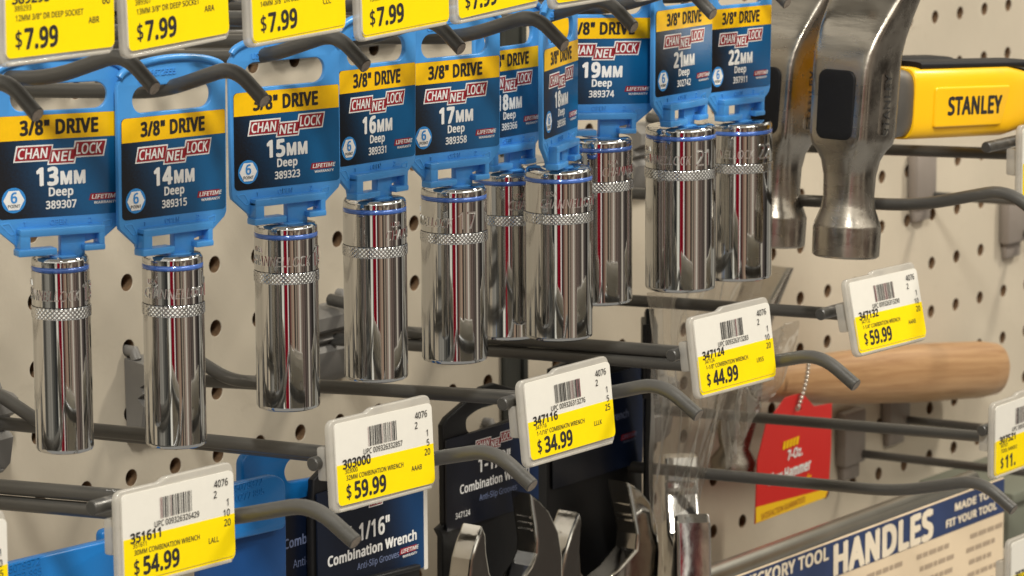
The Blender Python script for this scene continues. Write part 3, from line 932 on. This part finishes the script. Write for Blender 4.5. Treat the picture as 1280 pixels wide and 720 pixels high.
# 1-1/16 holder, black, with its navy card
y = -.112
o = thing('wrench_holder', at(460, 650, y), 'black wrench holder with blue card reading 1/16 Combination Wrench under the 303000 tag', 'wrench holder', 'wrench holders of the lower row')
mb = MB()
px_plate(mb, [(392, 800), (390, 652), (392, 600), (405, 586), (440, 578), (520, 570), (532, 640), (525, 700), (527, 800)], y, .003, 'black', .0008)
px_plate(mb, [(392, 740), (527, 706), (527, 712), (392, 746)], y - .004, .005, 'black', .0008)
local(o, mb).build('holder_body', o, angle=40)
mb = MB()
F = frame_at(397, 752, y - .0008, 0)
mb.plate(rrect(0, 0, .0625, .040, .0008), [], -.0004, .0002, 'wcard_blue', mx=F)
mb.plate(rrect(.0627, -.001, .0650, .0415, .0004), [], -.0003, .0008, 'card_edge', mx=F)
logo(mb, .0200, .0300, .0270, -.0005, li, mx=F)
mb.text('1-1/16"', .0170, .0180, .0062, 'white', -.0005, .03, .82, mx=F)
mb.text('Combination Wrench', .0055, .0118, .0036, 'white', -.0005, .04, .98, mx=F)
mb.text('Anti-Slip Grooves', .0225, .0072, .0024, 'dimwhite', -.0005, .01, .9, mx=F)
lifetime(mb, .0475, .0062, .0105, -.0005, li, mx=F)
local(o, mb).build('printed_card', o, auto=False)

# the one behind it
y = -.106
o = thing('wrench_holder', at(370, 650, y), 'dark wrench holder mostly hidden between the blue holder and the 1/16 card', 'wrench holder', 'wrench holders of the lower row')
mb = MB()
px_plate(mb, [(352, 800), (352, 640), (366, 628), (392, 618), (455, 600), (455, 800)], y, .0025, 'black', .0006)
local(o, mb).build('holder_body', o, angle=40)
mb = MB()
F = frame_at(356, 742, y - .0007, 0)
mb.plate(rrect(0, 0, .04, .0335, .0008), [], -.0003, .0002, 'wcard_shaded', mx=F)
mb.text('1-1/8"', .0125, .0240, .0060, 'dimwhite', -.0004, .03, .8, mx=F)
mb.text('Combination', -.0005, .0165, .0034, 'dimwhite', -.0004, .03, .95, mx=F)
mb.text('Anti-Slip', .0045, .0085, .0030, 'dimwhite', -.0004, .0, .9, mx=F)
local(o, mb).build('printed_card', o, auto=False)

# the dark one right of the 347116 tag
y = -.068
o = thing('wrench_holder', at(760, 560, y), 'dark navy and black wrench holder in shade right of the 347116 tag', 'wrench holder', 'wrench holders of the lower row')
mb = MB()
px_plate(mb, [(690, 462), (735, 440), (800, 436), (812, 446), (803, 560), (805, 720), (805, 820), (672, 840), (672, 620), (690, 560)], y, .003, 'black', .0008)
local(o, mb).build('holder_body', o, angle=40)
mb = MB()
F = frame_at(690, 612, y - .0008, 0)
mb.plate(rrect(0, 0, .0655, .0420, .0008), [], -.0004, .0002, 'wcard_shaded', mx=F)
mb.text('Wrench', .0395, .0215, .0032, 'dimwhite', -.0005, .03, .92, mx=F)
lifetime(mb, .0490, .0105, .0110, -.0005, li, 'dimwhite', 'red', mx=F)
local(o, mb).build('printed_card', o, auto=False)

# black strap holder seen edge on
o = thing('wrench_holder', at(812, 560, -.085), 'thin black wrench holder seen edge on beside the dark navy one', 'wrench holder', 'wrench holders of the lower row', (0, 0, math.radians(37)))
mb = MB()
mb.plate([(.03, -.09), (.034, -.09), (.012, .056), (-.002, .060), (-.008, .050), (-.004, .024), (.004, .010), (.008, -.03), (.006, -.09)], [], -.0018, .0018, 'black', .0004)
mb.plate([(-.004, .022), (.012, .022), (.012, .054), (-.006, .054)], [], -.0032, .0032, 'black', .0006)
mb.build('holder_body', o, angle=40)

# blue holders
def blue_holder(pts_lip, pts_back, y, label, arm=None, lines=True):
    o = thing('tool_tray', at(*pts_lip[0], y), label, 'tool holder', 'blue tool holders of the lower row')
    mb = MB()
    px_plate(mb, pts_lip, y, .004, 'blue2', .0010, r=.0035)
    if lines:
        u0, v0 = pts_lip[1]
        for q in range(2):
            F = Matrix.Translation(at((pts_lip[0][0] * .55 + pts_lip[1][0] * .45) - 18 + q * 3, (pts_lip[0][1] * .5 + pts_lip[1][1] * .5) + 16 + q * 12, y))
            mb.text('400277 895' if q else 'US 5079372', 0, 0, .0024, 'blue2', -.0001, .0, 1.1, ext=.00006, mx=F)
    local(o, mb).build('holder_lip', o, angle=40)
    mb = MB()
    px_plate(mb, pts_back, y + .0045, .003, 'blue2_dark', .0006)
    local(o, mb).build('holder_backing', o, angle=40)
    if arm:
        mb = MB()
        px_plate(mb, arm, y + .013, .0035, 'blue2', .0010, r=.003)
        local(o, mb).build('holder_arm', o, angle=40)
    return o


blue_holder([(262, 612), (345, 593), (358, 601), (358, 640), (358, 661), (262, 683)], [(250, 676), (358, 650), (359, 830), (250, 850)], -.118,
            'deep blue tool holder with rounded corner between the two lower left price tags',
            arm=[(303, 600), (303, 576), (310, 566), (332, 564), (360, 562), (376, 569), (362, 576), (356, 588), (360, 603), (392, 598), (420, 592), (420, 622), (330, 650), (303, 640)])
blue_holder([(8, 707), (20, 703), (150, 672), (150, 740), (60, 760), (8, 770)], [(4, 740), (150, 712), (150, 830), (4, 850)], -.130,
            'deep blue tool holder with raised lettering in the lower left corner',
            arm=[(128, 690), (128, 664), (140, 660), (150, 660), (150, 690)])

# ------------------------------------------------------------------ combination wrenches
def wrench(name_pts, y, thick, label, mat='chrome_rough', bev=.0012, ribs=()):
    c = at(sum(p[0] for p in name_pts[0]) / len(name_pts[0]), sum(p[1] for p in name_pts[0]) / len(name_pts[0]), y)
    o = thing('combination_wrench', c, label, 'wrench', 'chrome combination wrenches of the lower row')
    mb = MB()
    P = [at(u, v, y) for u, v in name_pts[0]]
    mb.plate([(p.x, p.z) for p in P], [], y, y + thick, mat, bev)
    for (u, v) in ribs:
        p = at(u, v, y)
        mb.box((p.x - .0006, y + .0018, p.z - .0004), (p.x + .0006, y + thick - .0018, p.z + .0004), mat, .0002)
    local(o, mb).build('wrench_jaw', o, angle=14)
    return o


wrench([[(664, 617), (675, 625), (687, 638), (699, 664), (704, 695), (704, 730), (698, 770), (680, 815), (645, 845), (605, 835), (584, 790), (584, 740), (588, 718), (590, 700), (595, 682), (604, 658), (608, 668), (609, 690), (613, 715), (622, 736), (636, 738), (650, 728), (664, 708), (671, 692), (672, 678), (669, 655), (666, 635)]],
       -.112, .0105, 'large chrome open end wrench jaw in front of the card numbered 347124', ribs=[(668, 648), (669, 656), (670, 664)])
wrench([[(786, 603), (800, 611), (813, 627), (822, 655), (825, 690), (823, 730), (812, 780), (790, 810), (750, 815), (716, 795), (700, 760), (703, 715), (708, 690), (716, 664), (725, 641), (728, 650), (726, 690), (727, 715), (738, 730), (756, 727), (775, 712), (796, 687), (798, 668), (793, 640)]],
       -.095, .0115, 'dark shaded open end wrench jaw below the dark navy holder', ribs=[(792, 632), (794, 645), (795, 652)])
# the wrench seen end on
o = thing('combination_wrench', at(860, 690, -.10), 'bright chrome wrench seen end on in the plastic bag beside the black strap', 'wrench', 'chrome combination wrenches of the lower row', (0, 0, math.radians(42)))
mb = MB()
pr = [(.030, -.06), (.030, .036), (.024, .0375), (.019, .0365), (.0175, .0320), (.0200, .0305), (.0170, .0270), (.0195, .0255), (.0165, .0225), (.0185, .0205), (.0160, .0160), (.010, .006), (-.004, .004), (-.008, .010), (-.0095, .0185), (-.013, .0195), (-.0165, .0165), (-.019, .006), (-.020, -.02), (-.018, -.06)]
mb.plate(pr, [], -.0072, .0072, 'chrome_worn', .0014, seg=4)
mb.build('wrench_jaw', o, angle=28)


# ------------------------------------------------------------------ claw hammers
def superloft(mb, secs, mat, n=40, mx=None, caps=True):
    """secs: (z, cx, hx, hy, exponent, cy)"""
    vs, fs = [], []
    for s in secs:
        z, cx, hx, hy, e = s[:5]
        for q in range(n):
            a = 2 * math.pi * (q + .5) / n
            c, si = math.cos(a), math.sin(a)
            vs.append((cx + hx * math.copysign(abs(c) ** (2 / e), c), hy * math.copysign(abs(si) ** (2 / e), si), z))
    for i in range(len(secs) - 1):
        for q in range(n):
            fs.append([i * n + q, i * n + (q + 1) % n, (i + 1) * n + (q + 1) % n, (i + 1) * n + q])
    if caps:
        fs.append(list(range(n - 1, -1, -1))); fs.append([(len(secs) - 1) * n + q for q in range(n)])
    mb.add(vs, fs, mat, True, mx)


def hammer(loc, label, droop=4.5, yaw=-2):
    o = thing('claw_hammer', loc, label, 'hammer', 'steel claw hammers with yellow grips', (0, math.radians(droop), math.radians(yaw)))
    k = MM
    mb = MB()
    S = [(-60, 0, 12.2, 12.2, 2), (-59.2, 0, 13.2, 13.2, 2), (-48, 0, 13.4, 13.4, 2), (-47, 0, 13.1, 13.1, 2), (-41, 0, 10.6, 10.2, 2.3), (-36, 0, 9.6, 9.2, 2.6), (-28, 0, 9.8, 9.2, 2.8), (-22, 0, 10.8, 10.2, 3),
         (-18, 0, 12.0, 11.4, 4.2), (-15.5, .3, 13.2, 12.6, 6), (-12, .5, 13.4, 13.0, 8), (14, 1, 13.2, 13.3, 9), (20, 1.6, 12.5, 13.8, 9), (23, 2.4, 12.0, 14.2, 9), (26, 3.4, 11.6, 14.5, 9), (30, 5.2, 11.0, 15.0, 9), (35, 7.8, 10.2, 15.7, 8), (41, 11.4, 9.2, 16.4, 8), (48, 16, 8.2, 17.2, 8), (58, 24, 7.0, 18.2, 8), (72, 37, 5, 19.4, 8), (84, 50, 3, 20, 8)]
    superloft(mb, [(a * k, b * k, c * k, d * k, e) for a, b, c, d, e in S], 'steel', 128)
    # side boss carrying the maker's word
    superloft(mb, [(-15 * k, 1 * k, 8 * k, 12.6 * k, 3), (-10 * k, 2 * k, 10.5 * k, 13.3 * k, 3), (12 * k, 2.5 * k, 10.5 * k, 13.5 * k, 3), (19 * k, 4 * k, 8 * k, 12.8 * k, 3)], 'steel', 48)
    hd = mb.build('hammer_head', o, angle=32)
    mb = MB()
    mb.plate(rrect(-8.4 * k, -13.6 * k, 8.4 * k, 13.6 * k, 3.6 * k), [], -13.25 * k, -11 * k, 'black_matte', .6 * k, mx=Matrix.Rotation(math.radians(-90), 4, 'Z'))
    mb.build('eye_plug', o, angle=40)
    mb = MB()
    R_ = Matrix.Translation((5.0 * k, -13.80 * k, -11.5 * k)) @ Matrix.Rotation(math.radians(-90), 4, 'Y')
    mb.text('STANLEY', 0, 0, 4.0 * k, 'engrave', 0, .01, 1.02, mx=R_)
    mb.build('engraved_word', hd, auto=False)
    # tang
    mb = MB()
    T = Matrix.Rotation(math.radians(90), 4, 'Y')
    superloft(mb, [(10 * k, 0, 14 * k, 10 * k, 4), (16 * k, 0, 15 * k, 10.5 * k, 4), (24 * k, 0, 13.6 * k, 10 * k, 4), (34 * k, 0, 13.2 * k, 9.8 * k, 4)], 'steel_dark', 32, T)
    mb.build('handle_tang', o, angle=50)
    mb = MB()
    superloft(mb, [(28 * k, 0, 14.0 * k, 10.5 * k, 5), (29 * k, 0, 14.4 * k, 11.2 * k, 5), (100 * k, 0, 14.6 * k, 11.6 * k, 5), (112 * k, 0, 13.0 * k, 11 * k, 4.5), (118 * k, 0, 12.2 * k, 10.4 * k, 4)], 'grip', 48, T)
    mb.plate(rounded([(41 * k, -9.6 * k), (92 * k, -9.6 * k), (98 * k, 6.6 * k), (41 * k, 6.6 * k)], 1.5 * k), [], -12.3 * k, -10 * k, 'grip', .7 * k)
    g = mb.build('handle_grip', o, angle=45)
    mb = MB()
    mb.text('STANLEY', 50 * k, -4.4 * k, 6.8 * k, 'ink', -12.42 * k, .04, .98)
    mb.build('printed_word', g, auto=False)
    mb = MB()
    superloft(mb, [(34 * k, 0, 1.7 * k, 9 * k, 4), (118 * k, 0, 1.7 * k, 9 * k, 4)], 'black_matte', 24, Matrix.Translation((0, 0, 14.9 * k)) @ T)
    superloft(mb, [(117 * k, 0, 13.0 * k, 11 * k, 4), (125 * k, 0, 12 * k, 10 * k, 4), (220 * k, 0, 13 * k, 11 * k, 4)], 'black_matte', 32, T)
    mb.build('rubber_overmould', o, angle=45)
    return o


def along(u, v, depth):
    return CAM + (RIGHT * ((u - 640) / 640 / FOC) + DOWN * ((v - 360) / 640 / FOC) + FWD) * depth


hammer(along(1067, 130, 1.45), 'nearer steel claw hammer with bright yellow grip')
hammer(along(975, 124, 1.51), 'farther steel claw hammer partly hidden by the 22MM socket hanger')

# wooden handled hammer in a clear bag
y = -.0245
o = thing('wooden_hammer', at(930, 479, y), 'hammer with plain wooden handle lying behind the 347132 tag', 'hammer', rot=(0, math.radians(7.5), 0))
Lh = (at(1246, 468, y) - at(930, 479, y)).length
mb = MB()
T = Matrix.Rotation(math.radians(90), 4, 'Y')
superloft(mb, [(0, 0, .0085, .008, 2.2), (.03, 0, .0100, .009, 2.2), (.09, 0, .0130, .0105, 2.2), (.16, 0, .0148, .0118, 2.2), (Lh - .02, 0, .0146, .0116, 2.2), (Lh - .006, 0, .0135, .0105, 2.2), (Lh - .001, 0, .0095, .008, 2.2), (Lh, 0, .006, .005, 2.2)], 'wood', 40, T)
mb.build('wooden_handle', o, angle=60)
mb = MB()
superloft(mb, [(-.045, 0, .010, .010, 2), (-.036, 0, .011, .011, 2), (-.030, 0, .007, .007, 2), (-.012, 0, .010, .009, 4), (.012, 0, .010, .009, 4), (.03, .006, .006, .010, 4), (.055, .02, .002, .012, 4)], 'steel', 32, Matrix.Translation((-.004, 0, 0)))
mb.build('hammer_head', o, angle=50)

# clear bag
def film_sheet(name, label, corners, y, seed, amp=.010, nu=40, nv=56):
    r = random.Random(seed)
    waves = [(r.uniform(-60, 60), r.uniform(-25, 25), r.uniform(0, 6.3), r.uniform(.3, 1)) for _ in range(9)]
    folds = [(r.uniform(0, 1), r.uniform(-.4, .4), r.uniform(.015, .05), r.uniform(-1, 1)) for _ in range(12)]
    P = [at(u, v, y) for u, v in corners]          # tl tr br bl
    vs = []
    for j in range(nv + 1):
        for i in range(nu + 1):
            a, b = i / nu, j / nv
            a2 = min(1, max(0, a + .03 * math.sin(b * 9 + seed) * (a * (1 - a) * 4 + .5)))
            top = P[0].lerp(P[1], a2); bot = P[3].lerp(P[2], a2)
            p = top.lerp(bot, b)
            d = sum(w * math.sin(k1 * a * .25 + k2 * b * .25 + ph) for k1, k2, ph, w in waves) / 4
            for (c, sl, wd, s) in folds:
                q = (a - c - sl * (b - .5)) / wd
                d += s * max(0, 1 - abs(q))
            vs.append((p.x, p.y + d * amp * .5, p.z))
    fs = [[j * (nu + 1) + i, j * (nu + 1) + i + 1, (j + 1) * (nu + 1) + i + 1, (j + 1) * (nu + 1) + i] for j in range(nv) for i in range(nu)]
    mb = MB(); mb.add(vs, fs, 'film', True)
    return mb


o = thing('plastic_bag', at(890, 470, -.105), 'crumpled clear plastic bag hanging behind the 347124 tag', 'bag')
mb = film_sheet('b', '', [(806, 366), (956, 340), (874, 625), (816, 660)], -.108, 3, .0040, 60, 56)
local(o, mb).build('front_film', o, auto=False)
mb = film_sheet('b', '', [(896, 440), (1000, 400), (980, 470), (905, 588)], -.118, 12, .0065, 26, 30)
local(o, mb).build('loose_flap', o, auto=False)

# red hang tag
y = -.039
o = thing('hang_tag', at(990, 570, y), 'red and yellow hang tag reading 7-Oz. Claw Hammer under the wooden handle', 'hang tag')
mb = MB()
px_plate(mb, [(944, 655), (947, 575), (958, 530), (982, 497), (1003, 491), (1018, 508), (1040, 504), (1039, 560), (1036, 612), (1032, 622)], y, .0006, 'tagred', .00015, holes=[[(994, 507), (1001, 505), (1002, 513), (995, 515)]])
P4 = [at(u, v, y) for u, v in ((944.5, 654), (1031, 622), (1035.5, 610), (944.5, 634))]
mb.poly([(p.x, p.z) for p in P4], y - .0002, 'tagyellow')
F = frame_at(962, 600, y - .0003, -2) @ Matrix.Scale(1.10, 4)
sc_ = 1.0
mb.text('7-Oz.', .0145, .0055, .0040, 'white', 0, .04, .85, .15, mx=F)
mb.text('Claw Hammer', -.0015, -.0022, .0044, 'white', 0, .045, .78, .15, mx=F)
[mb.poly([(.0105 + q * .0026, .0108), (.0125 + q * .0026, .0108), (.0135 + q * .0026, .0142), (.0115 + q * .0026, .0142)], 0, 'gold', F) for q in range(5)]
mb.text('Hands', .0205, -.0078, .0034, 'gold', 0, .03, .85, .2, mx=F)
mb.text('SATISFACTION GUARANTEED', -.0070, -.0158, .0024, 'tagink', 0, .02, .74, mx=F)
local(o, mb).build('printed_tag', o, auto=False)
mb = MB()
a_, b_ = at(1011, 446, y - .002), at(998, 508, y - .0015)
bmx = bmesh.new()
for q in range(13):
    bmesh.ops.create_icosphere(bmx, subdivisions=2, radius=.0011, matrix=Matrix.Translation(a_.lerp(b_, q / 12) + Vector((.002 * math.sin(q / 12 * math.pi), 0, 0))))
me = bpy.data.meshes.new('b'); bmx.to_mesh(me); bmx.free(); mb.mesh(me, 'bead', smooth=True)
local(o, mb).build('bead_chain', o, angle=80)

# ------------------------------------------------------------------ hooks on the right side
def plain_hook(i, z, label, group, length=1., drop=0.):
    return hook(i, z, label, group, label_wire=False, length=length, drop=drop)


R1 = 'wire hooks of the right board'
plain_hook(10.5, .0075, 'plain wire hook passing behind the two steel hammer heads', R1, drop=0)
o = hook(14.5, .0113, 'wire hook running under the yellow hammer grip to the right edge', R1)
for c in list(o.children):
    if c.name.startswith('product_wire'): bpy.data.objects.remove(c)
o = hook(14.5, -.1067, 'wire hook running in front of the red hang tag to the $11 tag', R1)
for c in list(o.children):
    if c.name.startswith('label_wire'): bpy.data.objects.remove(c)
plain_hook(10.4, -.1100, 'plain wire hook whose bent tip hangs before the HANDLES sign', R1, length=.965)
for sku, x_, y_, zt, lb in (('389412', 14.5 * PEG + DX + .0100, -.2215, .0455, 'price tag edge cut off by the right edge beside the yellow grip'),
                            ('307521', 14.5 * PEG + DX, -.2165, -.0690, 'price tag reading 307521 and $11 at the right edge'),
                            ('307535', .3579 + .0265, -.200, -.1385, 'price tag in the lower right corner beside the HANDLES sign')):
    price_tag(0, y_, zt, lb, 'price tags at the right edge', sku, '009326307521', 'TOOL HANDLE', '', '11.', ('', '', '', '', ''), dx=x_, H_=.0335)


def wall_bracket(u0, v0, u1, v1, label, depth=.007):
    a, b_ = at(u0, v0, 0), at(u1, v1, 0)
    o = thing('hook_bracket', (a.x, 0, a.z), label, 'bracket', 'bare grey hook brackets on the right board')
    mb = MB()
    mb.box((0, -depth, -.026), (.020, -.0003, .002), 'bracket_taupe', .002)
    mb.box((.003, -.004, -.034), (.019, -.0003, -.024), 'bracket_taupe', .0015)
    mb.build('bracket_plate', o, angle=40)
    mb = MB()
    mb.tube(smooth_path([(.017, -depth + .002, -.0215), (.017, -.10, -.019), (.017, -.19, -.0145)], .008), RW * .85, 'wire', cap='wirecut')
    mb.build('product_wire', o, angle=60)
    return o


wall_bracket(1133, 196, 1175, 240, 'grey bracket with dark wire below the yellow hammer grip')
wall_bracket(1248, 245, 1290, 335, 'grey bracket at the right edge above the plain pegboard')
wall_bracket(1043, 520, 1076, 600, 'grey bracket with dark wire right of the red hang tag')
wall_bracket(1100, 478, 1120, 520, 'grey bracket with dark wire just below the wooden handle')

# ------------------------------------------------------------------ the HANDLES sign and its rail
y = -.105
o = thing('handles_sign', at(1255, 604, y), 'navy and cream printed sign reading HANDLES below the right hooks', 'sign')
tr_ = Vector((.5250, y, -.1550))
mb = MB()
Wd, Hd, nav = .42, .14, .0168
mb.plate(rrect(-Wd, -Hd, 0, 0, .001), [], 0, .0010, 'sign_cream', .0002)
mb.poly([(-Wd + .0004, -nav), (-.0004, -nav), (-.0004, -.0005), (-Wd + .0004, -.0005)], -.0002, 'sign_navy')
mb.text('HANDLES', -.1560, -.0157, .0130, 'sign_letter', -.0004, .055, 1.0)
mb.text('HICKORY TOOL', -.1600, -.0075, .0056, 'sign_letter', -.0004, .04, 1.15, align='RIGHT')
mb.text('MADE TO', -.0480, -.0072, .0034, 'sign_letter', -.0004, .05, 1.45)
mb.text('FIT YOUR TOOL', -.0560, -.0138, .0034, 'sign_letter', -.0004, .05, 1.28)
rs = random.Random(5)
for cxk in (-.036, -.082, -.128, -.174):
    for r_ in range(8):
        zz_ = -nav - .007 - r_ * .0062
        x_ = cxk + rs.uniform(0, .006)
        xe = cxk + .026 + rs.uniform(-.004, .004)
        while x_ < xe:
            w_ = rs.uniform(.0028, .0075)
            mb.poly([(x_, zz_), (x_ + w_, zz_), (x_ + w_, zz_ + .0022), (x_, zz_ + .0022)], -.0002, 'sign_small')
            x_ += w_ + .0012
mb.build('printed_panel', o, auto=False)
o.location = tr_
mb = MB()
A_, B_ = at(860, 729, y + .028), at(1215, 600, y + .028)
o = thing('display_rail', A_, 'dull metal rail running along the top of the HANDLES sign', 'rail')
d_ = B_ - A_
mb.tube([Vector((-.08, 0, 0)), Vector((d_.x, 0, 0))], .0045, 'rail')
mb.box((-.08, .001, -.016), (d_.x, .006, -.004), 'slot', .001)
mb.build('rail_tube', o, angle=60)
# olive bin right of the sign
o = thing('storage_bin', at(1262, 640, -.07), 'dull olive bin corner at the right edge beside the sign', 'bin')
mb = MB()
mb.box((0, 0, -.020), (.09, .05, .008), 'olive', .004)
mb.box((-.002, -.003, .004), (.092, .052, .010), 'olive', .0015)
mb.build('bin_shell', o, angle=40)
